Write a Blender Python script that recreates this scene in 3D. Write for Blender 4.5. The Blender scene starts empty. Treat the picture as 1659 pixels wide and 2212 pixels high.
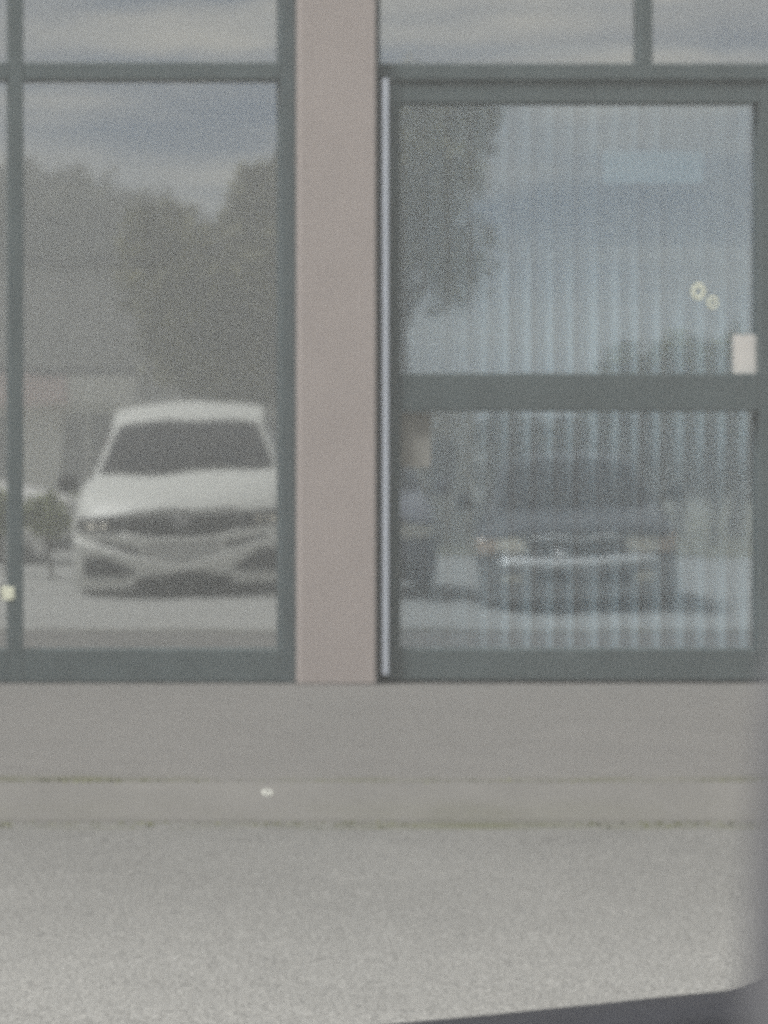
import bpy, bmesh, math, random
from mathutils import Vector, Matrix, noise as mnoise
R = math.radians
scene = bpy.context.scene
col = scene.collection
random.seed(7)

# ---------------------------------------------------------------- camera
CX, CY, CZ = -2.0, -10.0, 0.75          # eye point (facade glass is the plane y = 0)
FPX = 6350.0                            # focal length in units of a 1659 x 2212 frame
cam_d = bpy.data.cameras.new('camera')
cam = bpy.data.objects.new('camera', cam_d); col.objects.link(cam)
cam.location = (CX, CY, CZ)
cam.rotation_euler = (R(90), 0, 0)
cam_d.sensor_fit = 'VERTICAL'
cam_d.sensor_height = 24.0; cam_d.sensor_width = 18.0
cam_d.lens = FPX / 2212.0 * 24.0
cam_d.shift_x = (-CX * 635.0) / 2212.0
cam_d.shift_y = -(1106.0 - 1000.0) / 2212.0
cam_d.clip_start = 0.05; cam_d.clip_end = 3000
cam_d.dof.use_dof = True
cam_d.dof.focus_distance = 3.0
cam_d.dof.aperture_fstop = (cam_d.lens / 1000.0) / 0.0104
scene.camera = cam

# ---------------------------------------------------------------- world
SUN_EL, SUN_AZ = 58.0, -122.0          # veiled sun, high on the left, a little in front of the shop
w = bpy.data.worlds.new('World'); scene.world = w; w.use_nodes = True
nt = w.node_tree; nt.nodes.clear()
out = nt.nodes.new('ShaderNodeOutputWorld'); bg = nt.nodes.new('ShaderNodeBackground')
sky = nt.nodes.new('ShaderNodeTexSky'); sky.sky_type = 'NISHITA'; sky.sun_disc = False
sky.sun_elevation = R(SUN_EL); sky.sun_rotation = R(SUN_AZ); sky.air_density = 1.0; sky.dust_density = 2.0
tc = nt.nodes.new('ShaderNodeTexCoord'); mp = nt.nodes.new('ShaderNodeMapping')
mp.inputs['Scale'].default_value = (3.0, 3.0, 26.0)
mp.inputs['Location'].default_value = (0.8, 0.0, 0.55)
nz = nt.nodes.new('ShaderNodeTexNoise'); nz.inputs['Scale'].default_value = 2.1
nz.inputs['Detail'].default_value = 6; nz.inputs['Roughness'].default_value = 0.55
rp = nt.nodes.new('ShaderNodeValToRGB')
rp.color_ramp.elements[0].position = 0.38; rp.color_ramp.elements[0].color = (0.0, 0.0, 0.0, 1)
rp.color_ramp.elements[1].position = 0.66; rp.color_ramp.elements[1].color = (1, 1, 1, 1)
cl = nt.nodes.new('ShaderNodeMixRGB')
cl.inputs[1].default_value = (0.5, 1.1, 2.1, 1)       # slate grey cloud base
cl.inputs[2].default_value = (5.6, 5.2, 4.6, 1)       # pale warm cloud
mx = nt.nodes.new('ShaderNodeMixRGB'); mx.inputs[0].default_value = 0.94
L = nt.links.new
L(tc.outputs['Generated'], mp.inputs['Vector']); L(mp.outputs[0], nz.inputs['Vector'])
sx = nt.nodes.new('ShaderNodeSeparateXYZ'); L(tc.outputs['Generated'], sx.inputs[0])
mr = nt.nodes.new('ShaderNodeMapRange'); mr.inputs['From Min'].default_value = 0.08; mr.inputs['From Max'].default_value = 0.17
mr.inputs['To Min'].default_value = -0.10; mr.inputs['To Max'].default_value = 0.10
ad = nt.nodes.new('ShaderNodeMath'); ad.operation = 'ADD'
L(sx.outputs['Z'], mr.inputs['Value']); L(mr.outputs[0], ad.inputs[1]); L(nz.outputs['Fac'], ad.inputs[0])
L(ad.outputs[0], rp.inputs[0]); L(rp.outputs[0], cl.inputs[0])
L(sky.outputs[0], mx.inputs[1]); L(cl.outputs[0], mx.inputs[2])
L(mx.outputs[0], bg.inputs[0]); bg.inputs[1].default_value = 0.058
L(bg.outputs[0], out.inputs[0])

sl = bpy.data.lights.new('sun', 'SUN'); sl.energy = 2.6; sl.angle = R(13); sl.color = (1.0, 0.98, 0.95)
sun = bpy.data.objects.new('sun', sl); col.objects.link(sun)
az = R(SUN_AZ)
sd = Vector((math.sin(az) * math.cos(R(SUN_EL)), math.cos(az) * math.cos(R(SUN_EL)), math.sin(R(SUN_EL))))
sun.rotation_euler = sd.to_track_quat('Z', 'Y').to_euler(); sun.location = (0, 0, 30)

vs = scene.view_settings
vs.view_transform = 'Standard'; vs.look = 'None'; vs.exposure = 0.85; vs.gamma = 1.0; vs.use_curve_mapping = False
scene.render.engine = 'CYCLES'
cy = scene.cycles
cy.use_denoising = False                 # keep the grain of the small noisy sensor
cy.use_adaptive_sampling = True; cy.adaptive_threshold = 0.5; cy.adaptive_min_samples = 20
cy.caustics_reflective = False; cy.caustics_refractive = False
cy.sample_clamp_indirect = 4.0; cy.sample_clamp_direct = 12.0
cy.volume_bounces = 2; cy.max_bounces = 8; cy.transparent_max_bounces = 12
cy.pixel_filter_type = 'BLACKMAN_HARRIS'; cy.filter_width = 2.2

# ---------------------------------------------------------------- helpers
def U(u): return (u - 829.5) / 635.0               # picture column -> metres along the facade
def V(v): return 0.75 - (v - 1000.0) / 635.0       # picture row -> height on the facade
def at(u, v, D):                                   # a point seen mirrored in the glass, D metres along the line of sight
    return Vector((CX + (u + 440.5) * D / FPX, -(D - 10.0), CZ - (v - 1000.0) * D / FPX))

MATS = {}
def mat(name, c, rough=0.6, metal=0.0, spec=0.5, var=0.0, vscale=6.0, bump=0.0, bscale=60.0, c2=None, coat=0.0):
    if name in MATS: return MATS[name]
    m = bpy.data.materials.new(name); m.use_nodes = True; n = m.node_tree
    b = n.nodes['Principled BSDF']
    b.inputs['Base Color'].default_value = (*c, 1); b.inputs['Roughness'].default_value = rough
    b.inputs['Metallic'].default_value = metal; b.inputs['Specular IOR Level'].default_value = spec
    b.inputs['Coat Weight'].default_value = coat
    t = n.nodes.new('ShaderNodeTexCoord')
    if var or c2:
        z = n.nodes.new('ShaderNodeTexNoise'); z.inputs['Scale'].default_value = vscale
        z.inputs['Detail'].default_value = 8; z.inputs['Roughness'].default_value = 0.62
        n.links.new(t.outputs['Object'], z.inputs['Vector'])
        r = n.nodes.new('ShaderNodeValToRGB')
        a = tuple(x * (1 - var) for x in c); d = c2 if c2 else tuple(min(1, x * (1 + var)) for x in c)
        r.color_ramp.elements[0].position = 0.32; r.color_ramp.elements[0].color = (*a, 1)
        r.color_ramp.elements[1].position = 0.68; r.color_ramp.elements[1].color = (*d, 1)
        n.links.new(z.outputs['Fac'], r.inputs[0]); n.links.new(r.outputs[0], b.inputs['Base Color'])
    if bump:
        z2 = n.nodes.new('ShaderNodeTexNoise'); z2.inputs['Scale'].default_value = bscale; z2.inputs['Detail'].default_value = 4
        n.links.new(t.outputs['Object'], z2.inputs['Vector'])
        bp = n.nodes.new('ShaderNodeBump'); bp.inputs['Strength'].default_value = bump; bp.inputs['Distance'].default_value = 0.01
        n.links.new(z2.outputs['Fac'], bp.inputs['Height']); n.links.new(bp.outputs[0], b.inputs['Normal'])
    MATS[name] = m; return m

def glass(name, refl, tint, trans_tint, rough=0.022):
    """coated shop glass: part mirror, part see-through, very slightly wavy"""
    m = bpy.data.materials.new(name); m.use_nodes = True; n = m.node_tree; n.nodes.clear()
    o = n.nodes.new('ShaderNodeOutputMaterial'); g = n.nodes.new('ShaderNodeBsdfGlossy'); tr = n.nodes.new('ShaderNodeBsdfTransparent')
    g.inputs['Color'].default_value = (*tint, 1); g.inputs['Roughness'].default_value = rough
    tr.inputs['Color'].default_value = (*trans_tint, 1)
    x = n.nodes.new('ShaderNodeMixShader'); x.inputs[0].default_value = refl
    t = n.nodes.new('ShaderNodeTexCoord'); z = n.nodes.new('ShaderNodeTexNoise'); z.inputs['Scale'].default_value = 2.4; z.inputs['Detail'].default_value = 2
    bp = n.nodes.new('ShaderNodeBump'); bp.inputs['Strength'].default_value = 1.0; bp.inputs['Distance'].default_value = 0.0004
    n.links.new(t.outputs['Object'], z.inputs['Vector']); n.links.new(z.outputs['Fac'], bp.inputs['Height']); n.links.new(bp.outputs[0], g.inputs['Normal'])
    n.links.new(tr.outputs[0], x.inputs[1]); n.links.new(g.outputs[0], x.inputs[2]); n.links.new(x.outputs[0], o.inputs[0])
    MATS[name] = m; return m
def clear(name):
    m = bpy.data.materials.new(name); m.use_nodes = True; n = m.node_tree; n.nodes.clear()
    o = n.nodes.new('ShaderNodeOutputMaterial'); tr = n.nodes.new('ShaderNodeBsdfTransparent')
    tr.inputs['Color'].default_value = (0.97, 0.98, 0.98, 1); n.links.new(tr.outputs[0], o.inputs[0])
    MATS[name] = m; return m

def speckled(name, c, vs_, veil_fade=False):
    """cement surface: broad stains, medium mottling and fine aggregate"""
    m = mat(name, c, 0.93, var=0.055, vscale=vs_, bump=0.5, bscale=140); n = m.node_tree
    b = n.nodes['Principled BSDF']; src = b.inputs['Base Color'].links[0].from_socket
    t = n.nodes.new('ShaderNodeTexCoord')
    for sc_, lo, hi, p0, p1 in ((170.0, 0.62, 1.38, 0.36, 0.64), (60.0, 0.94, 1.06, 0.3, 0.7), (7.0, 0.96, 1.04, 0.3, 0.7)):
        z = n.nodes.new('ShaderNodeTexNoise'); z.inputs['Scale'].default_value = sc_; z.inputs['Detail'].default_value = 2
        r_ = n.nodes.new('ShaderNodeMapRange'); r_.inputs['From Min'].default_value = p0; r_.inputs['From Max'].default_value = p1
        r_.inputs['To Min'].default_value = lo; r_.inputs['To Max'].default_value = hi
        k_ = n.nodes.new('ShaderNodeMixRGB'); k_.blend_type = 'MULTIPLY'; k_.inputs[0].default_value = 1.0
        n.links.new(t.outputs['Object'], z.inputs['Vector']); n.links.new(z.outputs['Fac'], r_.inputs['Value'])
        n.links.new(src, k_.inputs[1]); n.links.new(r_.outputs[0], k_.inputs[2]); src = k_.outputs[0]
    if veil_fade:                                     # veiling light put into the colour: darker at the kerb, paler away from it
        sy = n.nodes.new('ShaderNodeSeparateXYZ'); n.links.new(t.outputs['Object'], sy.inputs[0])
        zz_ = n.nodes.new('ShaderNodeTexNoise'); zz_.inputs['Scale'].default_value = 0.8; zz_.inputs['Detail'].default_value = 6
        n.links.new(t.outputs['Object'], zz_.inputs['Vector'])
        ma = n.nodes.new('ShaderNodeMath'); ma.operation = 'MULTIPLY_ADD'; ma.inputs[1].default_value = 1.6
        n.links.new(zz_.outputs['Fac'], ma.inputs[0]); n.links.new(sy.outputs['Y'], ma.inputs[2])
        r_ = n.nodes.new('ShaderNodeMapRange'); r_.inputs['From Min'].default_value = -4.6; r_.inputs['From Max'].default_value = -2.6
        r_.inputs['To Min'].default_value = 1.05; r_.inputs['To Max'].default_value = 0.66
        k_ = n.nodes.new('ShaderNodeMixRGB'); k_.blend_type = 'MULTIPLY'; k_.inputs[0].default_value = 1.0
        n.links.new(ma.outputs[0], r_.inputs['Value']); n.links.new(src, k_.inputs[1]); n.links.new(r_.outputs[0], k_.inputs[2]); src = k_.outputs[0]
    n.links.new(src, b.inputs['Base Color']); return m
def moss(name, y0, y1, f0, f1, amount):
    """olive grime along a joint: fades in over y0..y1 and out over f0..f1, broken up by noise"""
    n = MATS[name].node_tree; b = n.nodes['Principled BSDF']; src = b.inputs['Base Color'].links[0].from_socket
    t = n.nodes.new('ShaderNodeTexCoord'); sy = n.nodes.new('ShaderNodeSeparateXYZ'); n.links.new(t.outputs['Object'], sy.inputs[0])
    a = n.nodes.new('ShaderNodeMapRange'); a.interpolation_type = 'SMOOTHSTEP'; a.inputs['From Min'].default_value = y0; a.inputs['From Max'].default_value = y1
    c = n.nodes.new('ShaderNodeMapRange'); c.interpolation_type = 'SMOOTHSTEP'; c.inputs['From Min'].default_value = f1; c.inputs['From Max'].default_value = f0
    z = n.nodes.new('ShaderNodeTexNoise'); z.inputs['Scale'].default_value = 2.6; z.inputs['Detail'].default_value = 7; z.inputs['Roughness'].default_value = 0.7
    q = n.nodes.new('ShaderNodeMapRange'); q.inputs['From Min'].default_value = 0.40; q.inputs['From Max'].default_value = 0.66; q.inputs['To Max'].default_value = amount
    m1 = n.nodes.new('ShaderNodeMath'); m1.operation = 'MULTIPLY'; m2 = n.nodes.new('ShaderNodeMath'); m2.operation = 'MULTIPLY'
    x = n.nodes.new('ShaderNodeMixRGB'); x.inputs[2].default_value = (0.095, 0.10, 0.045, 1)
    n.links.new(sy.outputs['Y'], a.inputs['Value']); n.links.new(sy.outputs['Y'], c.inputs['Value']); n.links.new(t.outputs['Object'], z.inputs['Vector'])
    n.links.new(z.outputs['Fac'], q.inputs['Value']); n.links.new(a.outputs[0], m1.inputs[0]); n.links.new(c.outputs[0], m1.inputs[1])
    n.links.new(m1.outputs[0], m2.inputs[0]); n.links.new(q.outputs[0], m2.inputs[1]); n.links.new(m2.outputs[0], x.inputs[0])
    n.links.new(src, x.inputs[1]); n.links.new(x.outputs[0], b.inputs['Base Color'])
# base colours, real-world except where marked
mat('stucco', (0.395, 0.352, 0.336), 0.9, var=0.05, vscale=3, bump=0.12, bscale=160)
mat('fascia', (0.46, 0.40, 0.36), 0.9, var=0.06, vscale=2, bump=0.4, bscale=120)
mat('frame', (0.090, 0.115, 0.120), 0.5, 0.0, 0.5, var=0.14, vscale=5)
mat('frame_edge', (0.085, 0.110, 0.118), 0.5, var=0.12, vscale=7)
mat('aluminium', (0.60, 0.65, 0.74), 0.45, 0.0, var=0.06, vscale=9)
speckled('concrete', (0.165, 0.162, 0.155), 1.1)
mat('kerb', (0.165, 0.162, 0.153), 0.92, var=0.10, vscale=4, bump=0.2, bscale=70)
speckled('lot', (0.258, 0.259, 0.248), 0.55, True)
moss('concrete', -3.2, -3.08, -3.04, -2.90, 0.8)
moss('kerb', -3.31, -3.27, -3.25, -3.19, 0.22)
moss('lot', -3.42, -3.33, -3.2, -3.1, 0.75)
mat('earth', (0.16, 0.155, 0.10), 0.95, var=0.25, vscale=0.2)
mat('weed', (0.15, 0.165, 0.085), 0.8, c2=(0.21, 0.215, 0.12), var=0.2, vscale=14)
mat('leaf_a', (0.066, 0.060, 0.012), 0.75, c2=(0.16, 0.148, 0.035), var=0.2, vscale=1.2)
mat('leaf_b', (0.036, 0.037, 0.016), 0.75, c2=(0.085, 0.085, 0.034)
    , var=0.2, vscale=1.0)
mat('leaf_c', (0.10, 0.12, 0.025), 0.75, c2=(0.20, 0.215, 0.05), var=0.2, vscale=1.6)
mat('leaf_d', (0.21, 0.24, 0.10), 0.75, c2=(0.32, 0.34, 0.15), var=0.2, vscale=3)
mat('leaf_e', (0.115, 0.095, 0.02), 0.75, c2=(0.23, 0.20, 0.06), var=0.2, vscale=1.2)
mat('bark', (0.10, 0.08, 0.065), 0.9, var=0.2, vscale=9)
mat('room', (0.10, 0.10, 0.10), 0.9, var=0.1, vscale=2)
mat('room_floor', (0.16, 0.15, 0.14), 0.7, var=0.1, vscale=2)
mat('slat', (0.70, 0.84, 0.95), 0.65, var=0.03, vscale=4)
mat('paper', (0.72, 0.70, 0.67), 0.8, var=0.04, vscale=10)
mat('aged_paper', (0.30, 0.30, 0.28), 0.8, var=0.15, vscale=14)
mat('blue_paper', (0.42, 0.60, 0.70), 0.7, var=0.05, vscale=8)
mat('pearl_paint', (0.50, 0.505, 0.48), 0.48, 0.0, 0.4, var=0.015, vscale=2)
mat('front_paint_lit', (0.74, 0.74, 0.71), 0.30, var=0.015, vscale=2, coat=0.4)  # paler than the body: sunlight missing on the nose is put into the colour
mat('wing_paint_lit', (0.93, 0.93, 0.90), 0.30, var=0.015, vscale=2, coat=0.4)  # palest copy of the body paint; light on wings and trim painted in
mat('white_paint', (0.76, 0.75, 0.73), 0.3, var=0.02, vscale=2, coat=0.4)
mat('navy_paint', (0.045, 0.050, 0.060), 0.30, var=0.08, vscale=3, coat=0.3)
mat('slate_paint', (0.17, 0.17, 0.20), 0.3, var=0.05, vscale=3, coat=0.3)
mat('black_plastic', (0.014, 0.014, 0.015), 0.55, var=0.1, vscale=6)
mat('grey_plastic', (0.30, 0.30, 0.30), 0.5, var=0.06, vscale=6)
mat('silver_paint', (0.50, 0.50, 0.49), 0.35, 0.3, var=0.03, vscale=4)
mat('chrome', (0.95, 0.95, 0.94), 0.42, 0.3)  # pale, mostly non-metal; the bumper strip's sun glint is put into the colour
mat('car_glass', (0.018, 0.019, 0.022), 0.08, 0.0, 0.5, var=0.1, vscale=3)
mat('dim_glass', (0.22, 0.22, 0.22), 0.2, var=0.15, vscale=2)
mat('lens', (0.82, 0.76, 0.63), 0.35, 0.0, var=0.06, vscale=12)
mat('amber', (0.56, 0.43, 0.33), 0.25, var=0.08, vscale=12)
mat('tyre', (0.022, 0.022, 0.023), 0.85, var=0.12, vscale=12)
mat('shed_wall', (0.48, 0.475, 0.475), 0.85, var=0.05, vscale=0.6)
mat('kiosk_wall', (0.80, 0.79, 0.76), 0.85, var=0.07, vscale=1.0)
mat('kiosk_fascia', (0.66, 0.65, 0.61), 0.7, var=0.05, vscale=1.4)
mat('kiosk_sign', (0.68, 0.53, 0.51), 0.7, var=0.06, vscale=2)
mat('beige_wall', (0.52, 0.48, 0.40), 0.85, var=0.06, vscale=1)
mat('roofing', (0.12, 0.12, 0.125), 0.85, var=0.1, vscale=1)
mat('door_trim', (0.026, 0.028, 0.036), 0.75, var=0.12, vscale=25, bump=0.2, bscale=400)
mat('added_strip_grey', (0.15, 0.152, 0.165), 0.95, var=0.1, vscale=30, bump=0.3, bscale=300)
glass('coated_glass', 0.70, (0.90, 0.93, 0.94), (0.5, 0.52, 0.52))
glass('door_glass', 0.60, (0.80, 0.885, 0.95), (0.90, 0.98, 1.0))
clear('clear_glass')

def new_obj(name, me, parent=None, m=None):
    o = bpy.data.objects.new(name, me); col.objects.link(o)
    if parent is not None: o.parent = parent
    if m is not None and me is not None:
        me.materials.clear(); me.materials.append(MATS[m])
    return o
def empty(name, loc=(0, 0, 0), rz=0.0):
    o = bpy.data.objects.new(name, None); o.location = loc; o.rotation_euler = (0, 0, rz); col.objects.link(o); return o
def tag(o, label=None, cat=None, group=None, kind=None):
    if label: o['label'] = label
    if cat: o['category'] = cat
    if group: o['group'] = group
    if kind: o['kind'] = kind
    return o
def finish(bm, name, parent, m, smooth=False, bevel=0.0):
    if bevel:
        bmesh.ops.bevel(bm, geom=[e for e in bm.edges], offset=bevel, segments=2, affect='EDGES', profile=0.5)
    bmesh.ops.recalc_face_normals(bm, faces=bm.faces)
    me = bpy.data.meshes.new(name); bm.to_mesh(me); bm.free()
    if smooth:
        for p in me.polygons: p.use_smooth = True
    return new_obj(name, me, parent, m)
def bm_box(bm, x0, x1, y0, y1, z0, z1):
    vs_ = [bm.verts.new((x, y, z)) for z in (z0, z1) for y in (y0, y1) for x in (x0, x1)]
    for f in ((0, 1, 3, 2), (4, 6, 7, 5), (0, 4, 5, 1), (2, 3, 7, 6), (0, 2, 6, 4), (1, 5, 7, 3)):
        bm.faces.new([vs_[i] for i in f])
def box(name, x0, x1, y0, y1, z0, z1, parent, m, bevel=0.003):
    bm = bmesh.new(); bm_box(bm, x0, x1, y0, y1, z0, z1)
    return finish(bm, name, parent, m, bevel=bevel)
def grid(name, P, parent, m, smooth=True, thick=0.0):
    """P[i][j] points -> sheet, optionally thickened"""
    bm = bmesh.new(); vv = [[bm.verts.new(p) for p in row] for row in P]
    for i in range(len(P) - 1):
        for j in range(len(P[0]) - 1):
            bm.faces.new((vv[i][j], vv[i + 1][j], vv[i + 1][j + 1], vv[i][j + 1]))
    if thick:
        bmesh.ops.recalc_face_normals(bm, faces=bm.faces)
        bmesh.ops.solidify(bm, geom=bm.faces[:], thickness=thick)
    return finish(bm, name, parent, m, smooth)
def tube(bm, pts, rads, n=8):
    rings = []
    for i, p in enumerate(pts):
        p = Vector(p)
        d = (Vector(pts[min(i + 1, len(pts) - 1)]) - Vector(pts[max(i - 1, 0)])).normalized()
        a = d.orthogonal().normalized(); b = d.cross(a)
        rings.append([bm.verts.new(p + (a * math.cos(k * 2 * math.pi / n) + b * math.sin(k * 2 * math.pi / n)) * rads[i]) for k in range(n)])
    for r0, r1 in zip(rings, rings[1:]):
        for k in range(n): bm.faces.new((r0[k], r0[(k + 1) % n], r1[(k + 1) % n], r1[k]))
    bm.faces.new(rings[0][::-1]); bm.faces.new(rings[-1])
def sstep(a, b, x):
    t = max(0.0, min(1.0, (x - a) / (b - a))); return t * t * (3 - 2 * t)

# ---------------------------------------------------------------- setting: ground
KERB_Y = -3.25
def lot_z(x, y):
    d = -y + KERB_Y
    z = -0.072 - 0.0262 * max(0.0, min(d, 11.5))
    z -= 0.157 * sstep(1.7, 4.3, x) * sstep(4, 10.5, d)
    return z
xs = [-45, -30, -20, -12] + [-8 + i * 0.5 for i in range(49)] + [20, 30, 45]
ys = [KERB_Y - 0.5 * i for i in range(35)] + [-24, -30]
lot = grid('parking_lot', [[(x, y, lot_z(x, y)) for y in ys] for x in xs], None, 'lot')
tag(lot, 'worn pale grey parking lot surface in front of the kerb', None, kind='structure')
g = grid('ground', [[(x, y, -0.62 - 0.0015 * max(0, -y - 30)) for y in (45, 1.0, -30, -60, -100, -142)] for x in (-142, -60, -20, 0, 20, 60, 142)], None, 'earth')
tag(g, 'bare earth and dry grass ground around the parking lot', kind='structure')
sw = box('sidewalk', -14, 14, -3.09, 0.16, -0.35, 0.0, None, 'concrete', bevel=0.0)
tag(sw, 'plain grey concrete sidewalk below the shop windows', kind='structure')
kb = empty('kerb'); tag(kb, 'low grey concrete kerb stones along the sidewalk edge', kind='structure')
kx = -14.0; i = 0
rk = random.Random(3)
while kx < 14:
    L_ = 2.4
    dz = rk.uniform(0.0, 0.0025)
    pr = [(-3.0904, -0.3), (-3.0904, 0.0005 + dz), (-3.15, 0.0005 + dz), (-3.175, -0.008 + dz), (-3.275, -0.064), (-3.295, -0.09), (-3.295, -0.3)]
    bm = bmesh.new(); e0 = [bm.verts.new((kx + 0.003, y, z)) for y, z in pr]; e1 = [bm.verts.new((kx + L_ - 0.003, y, z)) for y, z in pr]
    bm.faces.new(e0); bm.faces.new(e1)
    for a_ in range(len(pr)): bm.faces.new((e0[a_], e0[(a_ + 1) % len(pr)], e1[(a_ + 1) % len(pr)], e1[a_]))
    finish(bm, 'kerb_stone', kb, 'kerb')
    kx += L_

# y0 lies on the joint; tufts thin out away from it
def weed_strip(name, label, y0, zf, n, hmin, hmax, spread, seed):
    r = random.Random(seed); bm = bmesh.new()
    patches = [(-3.2 + 0.055 * k, 0.5 + 0.5 * mnoise.noise(Vector((k * 0.13, seed, 0)))) for k in range(130)]
    for k in range(n):
        px, d = r.choice(patches)
        if r.random() > (d - 0.22) * 1.9: continue
        x = px + r.uniform(-0.05, 0.05); y = y0 + min(0.5 * spread, max(-spread, r.gauss(0, 0.45 * spread)))
        h = r.uniform(hmin, hmax) * (0.5 + d); a = r.uniform(0, math.pi); wd = r.uniform(0.004, 0.009)
        lean = Vector((r.uniform(-1, 1), r.uniform(-1, 1), 0)) * h * 0.5
        p = Vector((x, y, zf(x, y) - 0.002)); s = Vector((math.cos(a), math.sin(a), 0)) * wd
        v = [bm.verts.new(p - s), bm.verts.new(p + s), bm.verts.new(p + lean * 0.5 + s * 0.8 + Vector((0, 0, h * 0.6))), bm.verts.new(p + lean + Vector((0, 0, h)))]
        bm.faces.new(v)
    return tag(finish(bm, name, None, 'weed'), label, 'weeds', kind='stuff')
weed_strip('weeds', 'sparse green weeds in the joint behind the kerb', -3.085, lambda x, y: -0.004, 3000, 0.002, 0.012, 0.05, 5)
weed_strip('weeds', 'sparse green weeds along the foot of the kerb', KERB_Y - 0.035, lot_z, 3600, 0.002, 0.008, 0.08, 11)

# ---------------------------------------------------------------- shop building
shop = empty('shop_building', (0, 0, 0))
tag(shop, 'shop front with pinkish column, dark framed mirror glass windows and glazed door', 'building')
GY = 0.045                                             # glass plane sits behind the frame faces
TOP = 2.95
def pane(u0, u1, z0, z1, parent, m, name='pane'):
    x0, x1 = U(u0) - 0.012, U(u1) + 0.012; z0 -= 0.012; z1 += 0.012
    bm = bmesh.new(); bm_box(bm, x0, x1, GY, GY + 0.006, z0, z1)
    bmesh.ops.recalc_face_normals(bm, faces=bm.faces)
    me = bpy.data.meshes.new(name); bm.to_mesh(me); bm.free()
    o = new_obj(name, me, parent)
    me.materials.append(MATS[m]); me.materials.append(MATS['clear_glass'])
    for p in me.polygons: p.material_index = 0 if p.normal.y < -0.5 else 1
    return o
def fbox(name, u0, u1, v0, v1, parent, m='frame', y0=0.0, y1=0.10, bevel=0.004):
    return box(name, U(u0), U(u1), y0, y1, V(v1), V(v0), parent, m, bevel)
VT = 1000 + (0.75 - TOP) * 635                         # picture row of the glazing's upper end
# columns (pinkish stucco) and plinth-less bases
for k, u0 in enumerate((640, 640 - 1761, 640 + 1770)):
    box('column', U(u0), U(u0 + 166), -0.055, 0.19, 0.0, 3.02, shop, 'stucco', bevel=0.006)
# glazed bays left of the column: one window part for each light
def bay(uL, uR, first=True):
    """storefront bay between jambs: lower big pane, bar at door height, upper pane"""
    wn = empty('window'); wn.parent = shop
    fbox('mullion', uL, uL + 33, VT, 1475, wn, y0=0.001)
    fbox('transom_bar', uL + 33.5, uR, 134, 172, wn, y0=0.003)
    fbox('bottom_rail', uL + 33.5, uR, 1402, 1474, wn, y0=0.002)
    pane(uL + 33, uR, V(1402), V(172), wn, 'coated_glass'); pane(uL + 33, uR, V(134), TOP - 0.04, wn, 'coated_glass')
    return wn
w1 = bay(18, 606); fbox('jamb', 606.5, 639.5, VT, 1475, w1, 'frame_edge')
w2 = bay(18 - 588, 17.5)
w3 = bay(18 - 1100, 18 - 588.5); 
# door right of the column, with side strip, header and transom lights
dr = empty('door'); dr.parent = shop
tag(dr, 'dark framed glass door with vertical blinds behind it')
fbox('jamb', 806.5, 822, VT, 1474, dr, 'frame_edge')
fbox('weatherstrip', 822.5, 834.5, 172, 1456, dr, 'aluminium', y0=-0.035, y1=0.05, bevel=0.002)
fbox('hinge_stile', 835, 866, 174, 1470, dr, y0=0.004)
fbox('lock_stile', 1642, 1698, 174, 1470, dr, y0=0.004)
fbox('top_rail', 866.5, 1641.5, 174, 222, dr, y0=0.006)
fbox('middle_rail', 866.5, 1641.5, 806, 888, dr, y0=0.006)
fbox('bottom_rail', 866.5, 1641.5, 1402, 1470, dr, y0=0.006)
pane(866, 1642, V(806), V(222), dr, 'door_glass'); pane(866, 1642, V(1402), V(888), dr, 'door_glass')
fbox('jamb', 1700, 1732, VT, 1474, dr, 'frame_edge')
tr_ = empty('transom_window'); tr_.parent = shop
fbox('header', 822.5, 1699.5, 137, 173, tr_, y0=-0.004)
fbox('mullion', 1383, 1411, VT, 136.5, tr_, y0=0.003)
pane(822, 1383, V(137), TOP - 0.04, tr_, 'coated_glass'); pane(1411, 1700, V(137), TOP - 0.04, tr_, 'coated_glass')
w4 = bay(1733, 2400); fbox('jamb', 2400.5, 2409.5, VT, 1475, w4, 'frame_edge')
# head, wall, roof, room behind
box('frame_head', -3.0, U(639.5), 0.001, 0.1, TOP - 0.042, 3.0, shop, 'frame')
box('frame_head', U(806.5), U(2409), 0.001, 0.1, TOP - 0.042, 3.0, shop, 'frame')
box('fascia_wall', -9, 9, -0.05, 0.2, 3.025, 3.75, shop, 'fascia', bevel=0.01)
box('coping', -9.05, 9.05, -0.08, 0.26, 3.755, 3.82, shop, 'frame_edge', bevel=0.006)
box('side_wall', -9, U(640 - 1761) - 0.002, 0.0, 0.2, 0.0, 3.02, shop, 'fascia', bevel=0.006)
box('side_wall', U(2410 + 166) + 0.002, 9, 0.0, 0.2, 0.0, 3.02, shop, 'fascia', bevel=0.006)
box('roof', -9, 9, 0.205, 9.0, 3.25, 3.45, shop, 'roofing', bevel=0.0)
box('room_ceiling', -8.9, 8.9, 0.205, 8.8, 3.06, 3.12, shop, 'room', bevel=0.0)
box('room_floor', -8.9, 8.9, 0.165, 8.8, -0.12, 0.0, shop, 'room_floor', bevel=0.0)
box('back_wall', -9, 9, 8.8, 9.0, -0.3, 3.25, shop, 'room', bevel=0.0)
box('end_wall', -9, -8.8, 0.205, 8.79, -0.3, 3.24, shop, 'fascia', bevel=0.0)
box('end_wall', 8.8, 9, 0.205, 8.79, -0.3, 3.24, shop, 'fascia', bevel=0.0)

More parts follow.
